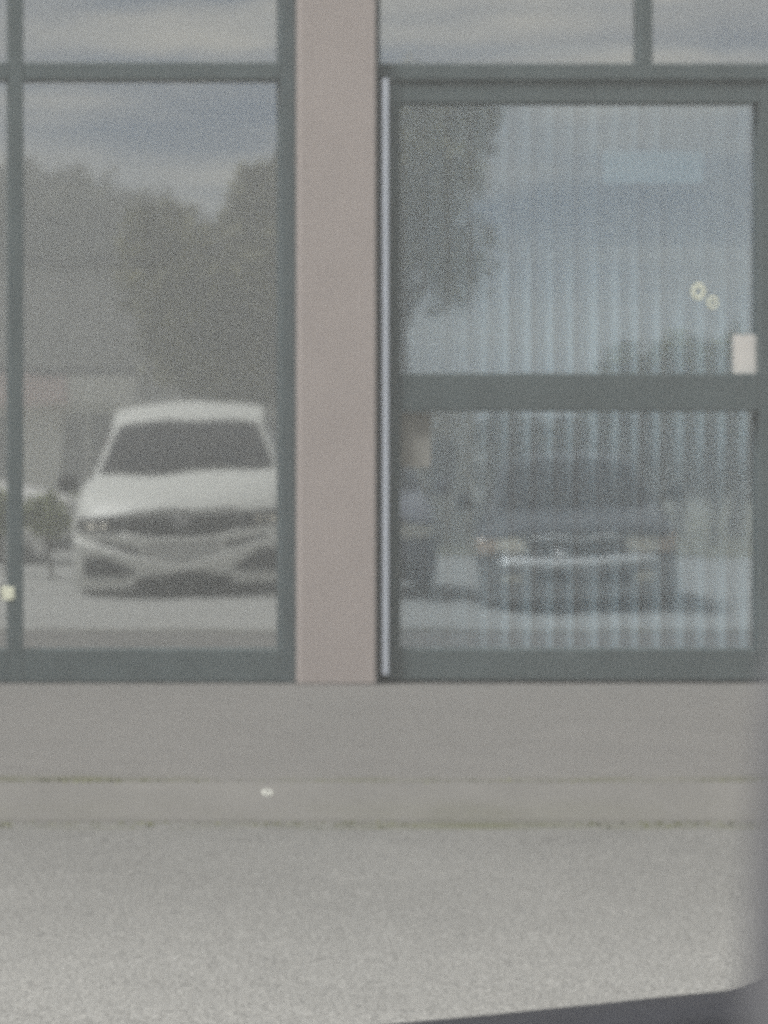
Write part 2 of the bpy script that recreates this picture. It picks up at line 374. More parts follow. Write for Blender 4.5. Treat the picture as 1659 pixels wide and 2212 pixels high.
# vertical blinds hanging behind the door
vb = empty('vertical_blind', (0, 0, 0)); tag(vb, 'white vertical blind hanging behind the glass door', 'blind')
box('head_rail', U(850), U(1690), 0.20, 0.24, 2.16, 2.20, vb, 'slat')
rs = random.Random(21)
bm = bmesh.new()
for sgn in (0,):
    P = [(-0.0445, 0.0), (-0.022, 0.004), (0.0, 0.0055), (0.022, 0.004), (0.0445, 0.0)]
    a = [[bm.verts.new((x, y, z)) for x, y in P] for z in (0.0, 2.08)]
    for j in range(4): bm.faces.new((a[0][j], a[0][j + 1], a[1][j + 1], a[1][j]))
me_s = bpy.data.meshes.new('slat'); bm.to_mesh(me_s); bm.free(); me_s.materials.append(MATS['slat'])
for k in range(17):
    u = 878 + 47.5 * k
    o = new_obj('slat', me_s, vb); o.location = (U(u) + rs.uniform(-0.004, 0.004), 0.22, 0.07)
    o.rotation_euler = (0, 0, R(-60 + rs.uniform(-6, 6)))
# sheets on the door glass
def sheet(name, label, u0, u1, v0, v1, m, inside=True):
    y = GY + 0.012 if inside else GY - 0.0035
    o = box(name, U(u0), U(u1), y, y + 0.0015, V(v1), V(v0), None, m, bevel=0.0)
    return tag(o, label, 'notice', 'notices on the door glass')
sheet('notice_sheet', 'pale blue sheet fixed high inside the glass door', 1312, 1530, 322, 392, 'blue_paper')
sheet('notice_sheet', 'small white notice in the lower right corner of the upper door pane', 1592, 1641, 722, 806, 'paper', False)
sheet('notice_sheet', 'small faded beige sheet in the top left corner of the lower door pane', 868, 936, 892, 1010, 'aged_paper', False)
def ring(name, x, y, z, r0, r1, parent, m, ax='y'):
    bm = bmesh.new(); n = 20; prof = [(r0, 0.0), ((r0 + r1) / 2, 0.002), (r1, 0.0)]
    rr = []
    for k in range(n):
        a = 2 * math.pi * k / n; c, s = math.cos(a), math.sin(a)
        rr.append([bm.verts.new((r * c, -h, r * s * 1.18) if ax == 'y' else (r * c, r * s, h)) for r, h in prof])
    for k in range(n):
        for j in range(2): bm.faces.new((rr[k][j], rr[(k + 1) % n][j], rr[(k + 1) % n][j + 1], rr[k][j + 1]))
    o = finish(bm, name, parent, m, True); o.location = (x, y, z); return o
mat('dried_drop', (0.86, 0.88, 0.70), 0.6, var=0.05)
ring('dried_drop', U(1517), GY - 0.002, V(628), 0.013, 0.024, dr, 'dried_drop')
ring('dried_drop', U(1548), GY - 0.002, V(652), 0.011, 0.019, dr, 'dried_drop')

fbox('glint_patch', 4, 31, 1268, 1296, w1, 'dried_drop', y0=-0.003, y1=0.006, bevel=0.003)  # pale patch put in for a bright glint on the mullion
mat('cap_white', (0.45, 0.46, 0.42), 0.6, var=0.05)
cap = ring('bottle_cap', -0.908, -3.188, -0.0135, 0.005, 0.0135, None, 'cap_white', ax='z'); cap.rotation_euler = (R(29), 0, 0)
tag(cap, 'tiny white bottle cap ring lying on the kerb left of the column', 'bottle cap')
# ---------------------------------------------------------------- cars
def lerp(a, b, t): return a + (b - a) * t
def interp(tab, y):
    """tab: [(y, value)] falling y"""
    if y >= tab[0][0]: return tab[0][1]
    for (y0, v0), (y1, v1) in zip(tab, tab[1:]):
        if y >= y1: return lerp(v0, v1, (y0 - y) / (y0 - y1))
    return tab[-1][1]
def make_wheel(car, x, y, r, wd, rim_m='silver_paint'):
    wh = empty('wheel', (x, y, r)); wh.parent = car
    def disc(name, prof, m):
        bm = bmesh.new(); n = 28; rr = []
        for k in range(n):
            a = 2 * math.pi * k / n
            rr.append([bm.verts.new((px, pr * math.cos(a), pr * math.sin(a))) for px, pr in prof])
        for k in range(n):
            for j in range(len(prof) - 1): bm.faces.new((rr[k][j], rr[(k + 1) % n][j], rr[(k + 1) % n][j + 1], rr[k][j + 1]))
        return finish(bm, name, wh, m, True)
    h = wd / 2
    disc('tyre', [(-h, r * 0.62), (-h, r * 0.9), (-h * 0.8, r), (h * 0.8, r), (h, r * 0.9), (h, r * 0.62)], 'tyre')
    s = 1 if x > 0 else -1
    disc('rim', [(s * h * 0.75, 0.03), (s * h * 0.55, r * 0.2), (s * h * 0.7, r * 0.5), (s * h * 0.95, r * 0.63)], rim_m)

class Car:
    def __init__(s, name, label, cat, loc, rz, roll, W, bow, length, hood, half, zb, gh, paint, group):
        s.root = empty(name, loc); s.root.rotation_euler = (0, roll, rz)
        tag(s.root, label, cat, group)
        s.W, s.bow, s.paint = W, bow, paint
        # lower body: loft along the length
        rows = []
        for y, zt in hood:
            wv = interp(half, y)
            crown = 0.028 if y > gh['base_y'] else 0.012
            zbot = zb if y < -0.25 else zb + 0.06
            prof = [(0, zbot), (wv * 0.80, zbot), (wv * 0.955, zbot + 0.06), (wv, lerp(zbot, zt, 0.42)), (wv * 0.995, lerp(zbot, zt, 0.70)),
                    (wv * 0.965, zt - 0.075), (wv * 0.90, zt - 0.022), (wv * 0.78, zt), (wv * 0.45, zt + crown * 0.7), (0, zt + crown)]
            full = prof + [(-x, z) for x, z in prof[-2:0:-1]]
            rows.append([s.bend(Vector((x, y, z))) for x, z in full])
        bm = bmesh.new(); vv = [[bm.verts.new(p) for p in r] for r in rows]; n = len(rows[0])
        for a, b in zip(vv, vv[1:]):
            for k in range(n): bm.faces.new((a[k], a[(k + 1) % n], b[(k + 1) % n], b[k]))
        bm.faces.new(vv[-1])
        s.body = finish(bm, 'body', s.root, paint, True)
        # greenhouse: windscreen base/top, roof, rear
        G = gh; nx = 9
        def row(y, hw, z, drop, bowy, sc=1.0):
            return [Vector((hw * t, y - bowy * abs(t) ** 2.2, z - drop * abs(t) ** 2.4)) for t in [sc * (-1 + 2 * k / (nx - 1)) for k in range(nx)]]
        A = row(G['base_y'], G['base_w'], G['base_z'] + 0.03, 0.03, 0.22)
        B = row(G['top_y'], G['top_w'], G['top_z'], G['drop'], 0.10)
        roofrows = [B] + [row(y, wv, z, G['drop'] * 1.1, 0.0) for y, wv, z in G['roof']]
        C = roofrows[-1]
        Dd = row(G['rear_y'], G['rear_w'], G['rear_z'] + 0.01, 0.02, -0.12)
        grid('roof', roofrows, s.root, paint, True)
        mid = [(a + b) / 2 + Vector((0, 0.03, 0.02)) for a, b in zip(A, B)]
        def inset(r, t):
            c = sum(r, Vector()) / len(r); return [Vector((p.x * t, p.y, p.z)) for p in r]
        grid('screen_surround', [A, mid, B], s.root, paint, True)
        off = Vector((0, 0.022, 0.014))
        A2 = row(G['base_y'], G['base_w'], G['base_z'] + 0.03, 0.03, 0.22, 0.95); B2 = row(G['top_y'], G['top_w'], G['top_z'], G['drop'], 0.10, 0.91)
        ws = [[lerp(a, b, t) + off + Vector((0, 0.03, 0.02)) * (1 - abs(2 * t - 1)) for a, b in zip(A2, B2)] for t in (0.02, 0.3, 0.6, 0.955)]
        s.ws = grid('windscreen', ws, s.root, 'car_glass', True)
        grid('rear_surround', [C, Dd], s.root, paint, True)
        grid('rear_window', [[lerp(a, b, t) + Vector((0, -0.012, 0.008)) for a, b in zip(inset(C, 0.9), inset(Dd, 0.9))] for t in (0.1, 0.85)], s.root, 'car_glass', True)
        for sg in (-1, 1):
            k = 0 if sg < 0 else nx - 1
            top = [r[k] for r in roofrows]
            bot = [Vector((sg * interp(half, p.y) * 0.93, p.y, interp(hood, p.y) - 0.01)) for p in top]
            bot[0] = A[k]; bot[-1] = Dd[k]
            grid('cabin_side', [top, bot], s.root, paint, True)
            o2 = Vector((sg * 0.012, 0, 0.0))
            for i in range(len(top) - 1):
                P = [[lerp(lerp(top[i], bot[i], e), lerp(top[i + 1], bot[i + 1], e), q) + o2 for q in (0.06, 0.94)] for e in (0.14, 0.93)]
                grid('side_window', P, s.root, 'car_glass', False)
    def bend(s, p):
        f = max(0.0, min(1.0, 1 + p.y / 1.3))
        return Vector((p.x, p.y - s.bow * (abs(p.x) / s.W) ** 2.6 * f, p.z))
    def face(s, x, z, off):
        prof = s.prof(z)
        return Vector((x, prof + off - s.bow * (abs(x) / s.W) ** 2.6, z))
    def prof(s, z): return 0.0
    def strip(s, name, xa, xb, zlo, zhi, m, off=0.006, nx=14, nz=3, thick=0.0, parent=None):
        """piece of the nose between two curves zlo(x) and zhi(x)"""
        zl = zlo if callable(zlo) else (lambda x: zlo); zh = zhi if callable(zhi) else (lambda x: zhi)
        P = [[s.face(lerp(xa, xb, i / nx), lerp(zl(lerp(xa, xb, i / nx)), zh(lerp(xa, xb, i / nx)), j / nz), off) for j in range(nz + 1)] for i in range(nx + 1)]
        return grid(name, P, parent or s.root, m, True, thick)

def side_mirror(c, y, z, x0, sx, m):
    for sg in (-1, 1):
        bm = bmesh.new()
        bm_box(bm, sg * x0 if sg > 0 else -(x0 + sx), (x0 + sx) if sg > 0 else -x0, y - 0.07, y + 0.07, z - 0.065, z + 0.065)
        bmesh.ops.bevel(bm, geom=bm.edges[:], offset=0.03, segments=3, affect='EDGES', profile=0.5)
        mo = finish(bm, 'wing_mirror', c.root, m, True)
        box('mirror_stalk', min(sg * (x0 - 0.09), sg * (x0 + 0.01)), max(sg * (x0 - 0.09), sg * (x0 + 0.01)), y - 0.03, y + 0.03, z - 0.06, z - 0.02, c.root, 'black_plastic', 0.006)

# --- white SUV facing the shop
p = at(402, 1287, 24.5)
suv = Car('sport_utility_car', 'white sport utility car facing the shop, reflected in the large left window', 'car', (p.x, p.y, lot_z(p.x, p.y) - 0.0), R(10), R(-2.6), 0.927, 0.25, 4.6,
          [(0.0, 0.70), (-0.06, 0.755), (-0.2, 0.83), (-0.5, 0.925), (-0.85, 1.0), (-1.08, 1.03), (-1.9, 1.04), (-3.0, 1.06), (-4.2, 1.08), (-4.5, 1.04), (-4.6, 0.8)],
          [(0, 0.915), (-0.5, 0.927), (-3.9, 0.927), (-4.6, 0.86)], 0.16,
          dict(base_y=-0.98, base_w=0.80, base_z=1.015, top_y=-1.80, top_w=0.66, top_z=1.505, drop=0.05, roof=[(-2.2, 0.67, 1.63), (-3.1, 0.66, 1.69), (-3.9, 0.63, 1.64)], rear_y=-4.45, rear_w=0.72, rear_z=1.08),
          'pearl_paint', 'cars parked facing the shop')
suv.prof = lambda z: 0.02 - 0.10 * max(0.0, (z - 0.50) / 0.2) ** 2 * 0.4 - 0.16 * max(0.0, (0.22 - z) / 0.2) ** 2
AB = abs
W = 0.915
suv.strip('front_bumper', -W, W, 0.09, lambda x: 0.70 + 0.035 * (AB(x) / W) ** 2, 'front_paint_lit', 0.0, 30, 12)
suv.strip('grille', -0.47, 0.47, lambda x: 0.485 + 0.06 * max(0, (AB(x) - 0.24) / 0.23), lambda x: 0.675 + 0.02 * (AB(x) / W) ** 2, 'black_plastic', 0.012, 16, 4)
for zz in (0.55, 0.61):
    suv.strip('grille_bar', -0.44, 0.44, zz - 0.006, zz + 0.006, 'black_plastic', 0.03, 14, 1)
for sg in (-1, 1):
    hl = suv.strip('headlight', sg * 0.48, sg * 0.87, lambda x: 0.545 + 0.05 * (AB(x) - 0.48) / 0.39, lambda x: 0.683 + 0.022 * (AB(x) - 0.48) / 0.39, 'car_glass', 0.012, 10, 3)
    for lx, lw in ((0.745, 0.032), (0.645, 0.020)):
        suv.strip('lamp', sg * (lx - lw), sg * (lx + lw), lambda x: 0.60, 0.645, 'lens', 0.022, 4, 2, 0.004, hl)
    suv.strip('running_light', sg * 0.56, sg * 0.85, lambda x: 0.553 + 0.05 * (AB(x) - 0.48) / 0.39, lambda x: 0.568 + 0.05 * (AB(x) - 0.48) / 0.39, 'black_plastic', 0.022, 8, 1, 0.004, hl)
    suv.strip('bumper_slot', sg * 0.36, sg * 0.70, lambda x: 0.362 + 0.20 * (AB(x) - 0.36), lambda x: 0.418 + 0.22 * (AB(x) - 0.36), 'black_plastic', 0.008, 8, 2)
    suv.strip('fog_light_recess', sg * 0.40, sg * 0.82, lambda x: 0.19 + 0.03 * max(0, (0.5 - AB(x)) / 0.10), lambda x: 0.235 + 0.12 * min(1, (AB(x) - 0.40) / 0.24), 'black_plastic', 0.010, 12, 3)
    fl = suv.strip('fog_light', sg * 0.60, sg * 0.70, 0.24, 0.30, 'black_plastic', 0.02, 4, 2, 0.004)
    suv.strip('lower_trim', sg * 0.42, sg * 0.86, lambda x: 0.086, 0.118, 'wing_paint_lit', 0.03, 12, 1, 0.012)
    suv.strip('bumper_wing', sg * 0.0, sg * 0.89, lambda x: 0.205 + 0.26 * (AB(x) / 0.89) ** 1.25, lambda x: 0.275 + 0.24 * (AB(x) / 0.89) ** 1.2, 'wing_paint_lit', 0.035, 20, 2, 0.03)
suv.strip('grille_garnish', -0.5, 0.5, lambda x: 0.450 + 0.06 * max(0, (AB(x) - 0.24) / 0.23), lambda x: 0.487 + 0.06 * max(0, (AB(x) - 0.24) / 0.23), 'wing_paint_lit', 0.03, 18, 1, 0.01)
suv.strip('skid_panel', -0.31, 0.31, lambda x: 0.285 + 0.22 * AB(x), 0.445, 'silver_paint', 0.01, 12, 2)
suv.strip('lower_intake', -0.40, 0.40, 0.03, lambda x: 0.195 - 0.03 * (AB(x) / 0.42) ** 2, 'black_plastic', 0.012, 14, 3)
suv.strip('under_tray', -0.84, 0.84, 0.03, 0.088, 'black_plastic', -0.02, 14, 2)
# badge: upright bars and a cross bar in a rounded frame
bd = suv.strip('badge', -0.062, 0.062, 0.565, 0.665, 'black_plastic', 0.034, 4, 2, 0.004)
for a, b, c_, d in ((-0.058, 0.058, 0.655, 0.668), (-0.058, 0.058, 0.562, 0.575), (-0.058, -0.046, 0.575, 0.655), (0.046, 0.058, 0.575, 0.655),
                    (-0.034, -0.02, 0.583, 0.648), (0.02, 0.034, 0.583, 0.648), (-0.02, 0.02, 0.609, 0.621)):
    suv.strip('badge_bar', a, b, c_, d, 'grey_plastic', 0.041, 2, 1, 0.006, bd)
for x in (-0.79, 0.79):
    for y in (-0.92, -3.58): make_wheel(suv.root, x, y, 0.345, 0.225)
side_mirror(suv, -1.30, 0.99, 0.955, 0.17, 'black_plastic')
box('wiper', -0.55, 0.05, -1.02, -1.0, 1.055, 1.07, suv.root, 'black_plastic', 0.003)

# --- old dark blue saloon with chrome bumper strip and amber corner lights
p = at(1260, 1320, 25.1)
sal = Car('saloon_car', 'old dark blue saloon car with chrome bumper strip, reflected in the door glass', 'car', (p.x, p.y, lot_z(p.x, p.y)), R(13), R(-2.4), 0.85, 0.16, 4.7,
          [(0.0, 0.67), (-0.08, 0.72), (-0.5, 0.80), (-1.2, 0.87), (-1.5, 0.90), (-2.4, 0.91), (-3.6, 0.92), (-4.4, 0.90), (-4.65, 0.8), (-4.7, 0.6)],
          [(0, 0.84), (-0.5, 0.85), (-4.1, 0.85), (-4.7, 0.80)], 0.17,
          dict(base_y=-1.45, base_w=0.73, base_z=0.885, top_y=-2.15, top_w=0.56, top_z=1.33, drop=0.06, roof=[(-2.6, 0.56, 1.38), (-3.2, 0.55, 1.37)], rear_y=-3.85, rear_w=0.68, rear_z=0.915),
          'navy_paint', 'cars parked facing the shop')
sal.prof = lambda z: 0.03 - 0.06 * max(0.0, (z - 0.46) / 0.2) - 0.12 * max(0.0, (0.25 - z) / 0.2) ** 2
sal.strip('front_bumper', -0.84, 0.84, 0.12, 0.455, 'grey_plastic', 0.012, 24, 8)
sal.strip('nose_panel', -0.84, 0.84, 0.45, 0.675, 'navy_paint', 0.0, 24, 5)
bm = bmesh.new(); tube(bm, [tuple(sal.face(-0.66 + 1.32 * i / 24, 0.443, 0.035)) for i in range(25)], [0.016] + [0.036] * 23 + [0.016], 16)
finish(bm, 'chrome_strip', sal.root, 'chrome', True)
sal.strip('grille', -0.36, 0.36, 0.50, 0.645, 'black_plastic', 0.012, 12, 3)
sal.strip('grille_surround', -0.37, 0.37, 0.635, 0.66, 'chrome', 0.03, 12, 1, 0.014)
for k in range(9):
    xk = -0.32 + 0.08 * k
    sal.strip('grille_bar', xk - 0.006, xk + 0.006, 0.505, 0.635, 'grey_plastic', 0.022, 1, 2, 0.006)
bdg = sal.strip('hood_badge', -0.20, -0.12, 0.50, 0.545, 'chrome', 0.05, 4, 3, 0.02)
for sg in (-1, 1):
    h_ = sal.strip('headlight', sg * 0.40, sg * 0.665, 0.515, 0.645, 'lens', 0.014, 8, 3, 0.01)
    sal.strip('turn_signal', sg * 0.67, sg * 0.835, lambda x: 0.505, lambda x: 0.65, 'amber', 0.014, 6, 3, 0.01)
    sal.strip('bumper_lamp', sg * 0.46, sg * 0.62, 0.27, 0.33, 'lens', 0.02, 4, 2, 0.005)
sal.strip('bumper_slot', -0.35, 0.46, 0.265, 0.365, 'black_plastic', 0.022, 12, 2)
sal.strip('number_plate', -0.08, 0.2, 0.29, 0.37, 'grey_plastic', 0.03, 4, 2, 0.004)
sal.strip('lower_lip', -0.76, 0.5, lambda x: 0.135, 0.165, 'silver_paint', 0.035, 16, 1, 0.02)
sal.strip('under_tray', -0.5, 0.5, 0.03, 0.13, 'black_plastic', -0.02, 10, 2)
for x in (-0.74, 0.74):
    for y in (-0.85, -3.55): make_wheel(sal.root, x, y, 0.30, 0.2, 'grey_plastic')
side_mirror(sal, -1.75, 0.98, 0.87, 0.14, 'navy_paint')

# --- blue-grey hatchback between them, mostly hidden by the column
hat = Car('hatchback_car', 'blue grey small hatchback beside the dark saloon, mostly hidden by the column', 'car', (3.15, -17.2, lot_z(3.15, -17.2)), R(9), R(0.5), 0.80, 0.2, 3.8,
          [(0.0, 0.70), (-0.08, 0.76), (-0.4, 0.85), (-0.9, 0.93), (-1.1, 0.95), (-2.0, 0.96), (-3.4, 0.98), (-3.75, 0.9), (-3.8, 0.6)],
          [(0, 0.79), (-0.5, 0.80), (-3.3, 0.80), (-3.8, 0.74)], 0.17,
          dict(base_y=-1.0, base_w=0.69, base_z=0.93, top_y=-1.65, top_w=0.54, top_z=1.38, drop=0.06, roof=[(-2.3, 0.54, 1.44), (-3.0, 0.52, 1.40)], rear_y=-3.6, rear_w=0.62, rear_z=0.98),
          'slate_paint', 'cars parked facing the shop')
hat.prof = lambda z: 0.02
hat.strip('front_bumper', -0.79, 0.79, 0.13, 0.70, 'slate_paint', 0.0, 20, 8)
hat.strip('grille', -0.32, 0.32, 0.53, 0.63, 'black_plastic', 0.01, 10, 2)
hat.strip('lower_intake', -0.6, 0.6, 0.16, 0.30, 'black_plastic', 0.01, 10, 2)
for sg in (-1, 1): hat.strip('headlight', sg * 0.42, sg * 0.76, 0.53, 0.67, 'lens', 0.012, 8, 3)
for x in (-0.69, 0.69):
    for y in (-0.75, -3.1): make_wheel(hat.root, x, y, 0.29, 0.19)
side_mirror(hat, -1.25, 0.98, 0.82, 0.14, 'slate_paint')

# --- white saloon standing further back on the left, side on
p = at(60, 1150, 33.0)
wh = Car('saloon_car', 'white saloon car parked behind a shrub at the left, reflected in the left window', 'car', (p.x + 0.55, p.y - 0.3, lot_z(p.x, p.y) - 0.03), R(-62), 0.0, 0.86, 0.2, 4.4,
          [(0.0, 0.68), (-0.08, 0.75), (-0.5, 0.86), (-1.1, 0.93), (-1.3, 0.95), (-2.2, 0.96), (-3.4, 0.98), (-4.1, 1.0), (-4.35, 0.9), (-4.4, 0.6)],
          [(0, 0.84), (-0.5, 0.86), (-3.9, 0.86), (-4.4, 0.80)], 0.18,
          dict(base_y=-1.2, base_w=0.74, base_z=0.94, top_y=-1.95, top_w=0.57, top_z=1.40, drop=0.06, roof=[(-2.5, 0.57, 1.46), (-3.1, 0.56, 1.44)], rear_y=-3.8, rear_w=0.68, rear_z=0.99),
          'white_paint', None)
wh.prof = lambda z: 0.02
wh.strip('front_bumper', -0.84, 0.84, 0.14, 0.68, 'white_paint', 0.0, 20, 8)
wh.strip('grille', -0.4, 0.4, 0.46, 0.62, 'black_plastic', 0.01, 10, 2)
wh.strip('lower_intake', -0.6, 0.6, 0.18, 0.32, 'black_plastic', 0.01, 10, 2)
for sg in (-1, 1): wh.strip('headlight', sg * 0.46, sg * 0.8, 0.52, 0.66, 'car_glass', 0.012, 8, 3)
for x in (-0.75, 0.75):
    for y in (-0.85, -3.4): make_wheel(wh.root, x, y, 0.31, 0.2)
side_mirror(wh, -1.5, 1.0, 0.88, 0.14, 'white_paint')

# ---------------------------------------------------------------- buildings across the lot
def GZ(y): return -0.62 - 0.0015 * max(0, -y - 30)
def rect_part(name, a, b, z0, z1, y0, depth, parent, m, bevel=0.01):
    return box(name, a, b, y0 - depth, y0, z0, z1, parent, m, bevel)
wz = at(-420, 575, 49); wz2 = at(800, 575, 49)
wb = empty('warehouse', (0, 0, 0)); tag(wb, 'long plain grey warehouse beyond the lot, reflected in the left window', 'building')
rect_part('wall', wz.x, wz2.x, -0.8, wz.z, wz.y, 7, wb, 'shed_wall')
rect_part('roof', wz.x - 0.2, wz2.x + 0.2, wz.z + 0.005, wz.z + 0.12, wz.y + 0.2, 7.4, wb, 'roofing')
for k in range(12):
    xx = lerp(wz.x, wz2.x, (k + 0.5) / 12)
    rect_part('wall_rib', xx - 0.04, xx + 0.04, -0.8, wz.z - 0.1, wz.y + 0.07, 0.06, wb, 'shed_wall', 0.0)
ka = at(-160, 812, 43); kb_ = at(272, 812, 43)
kk = empty('kiosk', (0, 0, 0)); tag(kk, 'low pale shop with pink and grey fascia band, reflected behind the white cars', 'building')
rect_part('wall', ka.x, kb_.x, -0.75, ka.z - 0.02, ka.y, 3, kk, 'kiosk_wall')
fz = at(0, 882, 43).z
rect_part('fascia', at(142, 0, 43).x, kb_.x + 0.1, fz, ka.z, ka.y + 0.5, 0.48, kk, 'kiosk_fascia')
rect_part('fascia_sign', ka.x - 0.1, at(141, 0, 43).x, fz, ka.z, ka.y + 0.52, 0.5, kk, 'kiosk_sign')
rect_part('roof', ka.x - 0.1, kb_.x + 0.1, ka.z + 0.002, ka.z + 0.12, ka.y + 0.45, 3.6, kk, 'roofing')
for u0, u1 in ((-120, -60), (-40, 20), (135, 185), (196, 250)):
    o = rect_part('shop_window', at(u0, 0, 43).x, at(u1, 0, 43).x, 0.2, fz - 0.15, ka.y + 0.03, 0.025, kk, 'dim_glass', 0.0)
ba = at(700, 850, 56); bb = at(1035, 850, 56)
bh = empty('beige_house', (0, 0, 0)); tag(bh, 'low beige building beyond the parked cars, reflected in the lower door pane', 'building')
rect_part('wall', ba.x, bb.x, -0.75, ba.z, ba.y, 6, bh, 'beige_wall')
rect_part('roof', ba.x - 0.25, bb.x + 0.25, ba.z + 0.004, ba.z + 0.3, ba.y + 0.3, 6.6, bh, 'roofing')
for u0, u1 in ((930, 985),): rect_part('window', at(u0, 0, 56).x, at(u1, 0, 56).x, 0.3, 1.2, ba.y + 0.03, 0.025, bh, 'car_glass', 0.0)

# ---------------------------------------------------------------- trees and shrubs
def crown_mesh(name, lobes, n, leaf, r, parent, m):
    bm = bmesh.new()
    tot = sum(a[1][0] * a[1][2] for a in lobes)
    for c, rad in lobes:
        k_ = int(n * rad[0] * rad[2] / tot)
        for _ in range(k_):
            d = Vector((r.gauss(0, 1), r.gauss(0, 1), r.gauss(0, 1))).normalized()
            q = r.random() ** 0.4
            q *= (0.86 + 0.34 * mnoise.noise(d * 2.3 + Vector(c)) + 0.16 * mnoise.noise(d * 7.0 + Vector(c))) * (1 + max(0.0, r.gauss(0, 0.13)))
            p = Vector((c[0] + d.x * rad[0] * q, c[1] + d.y * rad[1] * q, c[2] + d.z * rad[2] * q))
            if mnoise.noise(p * (0.9 / max(0.4, rad[0])) * 1.7) < -0.18: continue
            a = Vector((r.gauss(0, 1), r.gauss(0, 1), r.gauss(0, 1))).normalized(); b = a.orthogonal().normalized()
            s = leaf * r.uniform(0.6, 1.3); a = a * s; b = b * s * 0.6
            bm.faces.new([bm.verts.new(p - a), bm.verts.new(p + b), bm.verts.new(p + a), bm.verts.new(p - b)])
    return finish(bm, name, parent, m)
def tree(name, label, base, lobes, n, leaf, m, trunk_r, seed, group='trees beyond the lot', cat='tree'):
    """lobes in metres relative to the base; limbs run from the trunk to each lobe"""
    r = random.Random(seed); t = empty(name, base); tag(t, label, cat, group)
    low = min(c[2] for c, _ in lobes); top = Vector((0.1 * trunk_r, 0, low * 0.75))
    bm = bmesh.new()
    tube(bm, [(0, 0, -0.2), (0.05, 0, top.z * 0.5), tuple(top)], [trunk_r * 1.25, trunk_r, trunk_r * 0.75])
    for c, rad in lobes:
        c = Vector(c); mid_ = top.lerp(c, 0.5) + Vector((0, 0, 0.1))
        tube(bm, [tuple(top - Vector((0, 0, 0.1))), tuple(mid_), tuple(c)], [trunk_r * 0.55, trunk_r * 0.35, trunk_r * 0.12], 6)
    finish(bm, 'trunk', t, 'bark', True)
    crown_mesh('crown', lobes, n, leaf, r, t, m)
    return t
def tree_at(name, label, u, vtop, vbot_c, half_px, D, n, leaf, m, seed, nl=7, trunk=0.16, **kw):
    """tree standing on the ground at column u; crown between rows vtop..vbot_c, half width in picture units"""
    g_ = at(u, 1000, D); s = D / FPX; base = Vector((g_.x, g_.y, GZ(g_.y)))
    zt = at(u, vtop, D).z - base.z; zb_ = at(u, vbot_c, D).z - base.z; hw = half_px * s
    r = random.Random(seed * 31 + 5); lobes = []
    cz = (zt + zb_) / 2; rz = (zt - zb_) / 2
    lobes.append(((0, 0, cz), (hw * 0.72, hw * 0.72, rz * 0.85)))
    for k in range(nl):
        a = 2 * math.pi * k / nl + r.uniform(-0.3, 0.3); h = r.uniform(-0.55, 0.6)
        rr = hw * 0.58 * math.sqrt(max(0.1, 1 - h * h))
        lobes.append(((math.cos(a) * rr, math.sin(a) * rr, cz + h * rz), (hw * r.uniform(0.36, 0.5), hw * r.uniform(0.36, 0.5), rz * r.uniform(0.32, 0.45))))
    return tree(name, label, base, lobes, n, leaf, m, trunk, seed, **kw)
tree_at('broadleaf_tree', 'large spreading tree standing behind the column, its sides showing in both panes', 850, 130, 700, 262, 45.5, 12500, 0.085, 'leaf_e', 1, 10, 0.25)
tree_at('broadleaf_tree', 'olive green tree rising behind the white sport utility car', 450, 410, 930, 215, 43.5, 16000, 0.085, 'leaf_a', 2, 8, 0.18)
tree_at('broadleaf_tree', 'olive tree close to the jamb, reflected between the sport utility car and the column', 655, 285, 930, 190, 44, 13000, 0.085, 'leaf_a', 3, 7, 0.18)
tree_at('broadleaf_tree', 'dark tree rising above the warehouse roof at the left mullion', 60, 318, 640, 200, 62, 12000, 0.11, 'leaf_b', 4, 8, 0.22)
tree_at('broadleaf_tree', 'dark tree above the middle of the warehouse roof', 255, 395, 660, 180, 63, 11000, 0.11, 'leaf_b', 5, 8, 0.22)
tree_at('broadleaf_tree', 'dark tree above the right end of the warehouse roof', 400, 440, 700, 150, 62, 9000, 0.11, 'leaf_b', 6, 7, 0.2)
tree_at('broadleaf_tree', 'dark tree beyond the left edge of the window wall', -190, 370, 640, 190, 63, 7000, 0.11, 'leaf_b', 12, 7, 0.2)
tree_at('round_shrub', 'low green shrub left of the white sport utility car', 105, 1050, 1165, 72, 28.5, 3500, 0.045, 'leaf_d', 7, 6, 0.02, group='shrubs', cat='shrub')
tree_at('round_shrub', 'low green shrub behind the left mullion', 0, 1050, 1165, 55, 29, 2600, 0.045, 'leaf_d', 8, 6, 0.02, group='shrubs', cat='shrub')
for k, (u, vt, hw, D) in enumerate(((1345, 705, 90, 58), (1470, 690, 95, 56), (1590, 682, 95, 57), (1720, 690, 110, 70))):
    lab = ['dark hedge tree at the left end of the row in the upper door pane', 'dark hedge tree second from left in the row in the upper door pane',
           'dark green hedge tree beside the small white notice', 'dark green hedge tree beyond the lock side of the door'][k]
    tree_at('hedge_tree', lab, u, vt, 1000, hw, D, 5000, 0.11, 'leaf_c', 20 + k, 7, 0.12, group='hedge trees')
for k, (u, vt, hw, D) in enumerate(((1120, 868, 95, 52), (1255, 872, 90, 50), (1390, 860, 95, 51), (1540, 865, 100, 50), (1680, 855, 100, 52))):
    lab = ['dark shrub above the left headlight of the blue saloon', 'dark shrub above the hood of the blue saloon', 'dark shrub above the right headlight of the blue saloon',
           'dark shrub right of the blue saloon', 'dark shrub at the lock side of the lower door pane'][k]
    tree_at('tall_shrub', lab, u, vt, 1110, hw, D, 4200, 0.09, 'leaf_b', 40 + k, 7, 0.06, group='shrubs behind the blue saloon', cat='shrub')
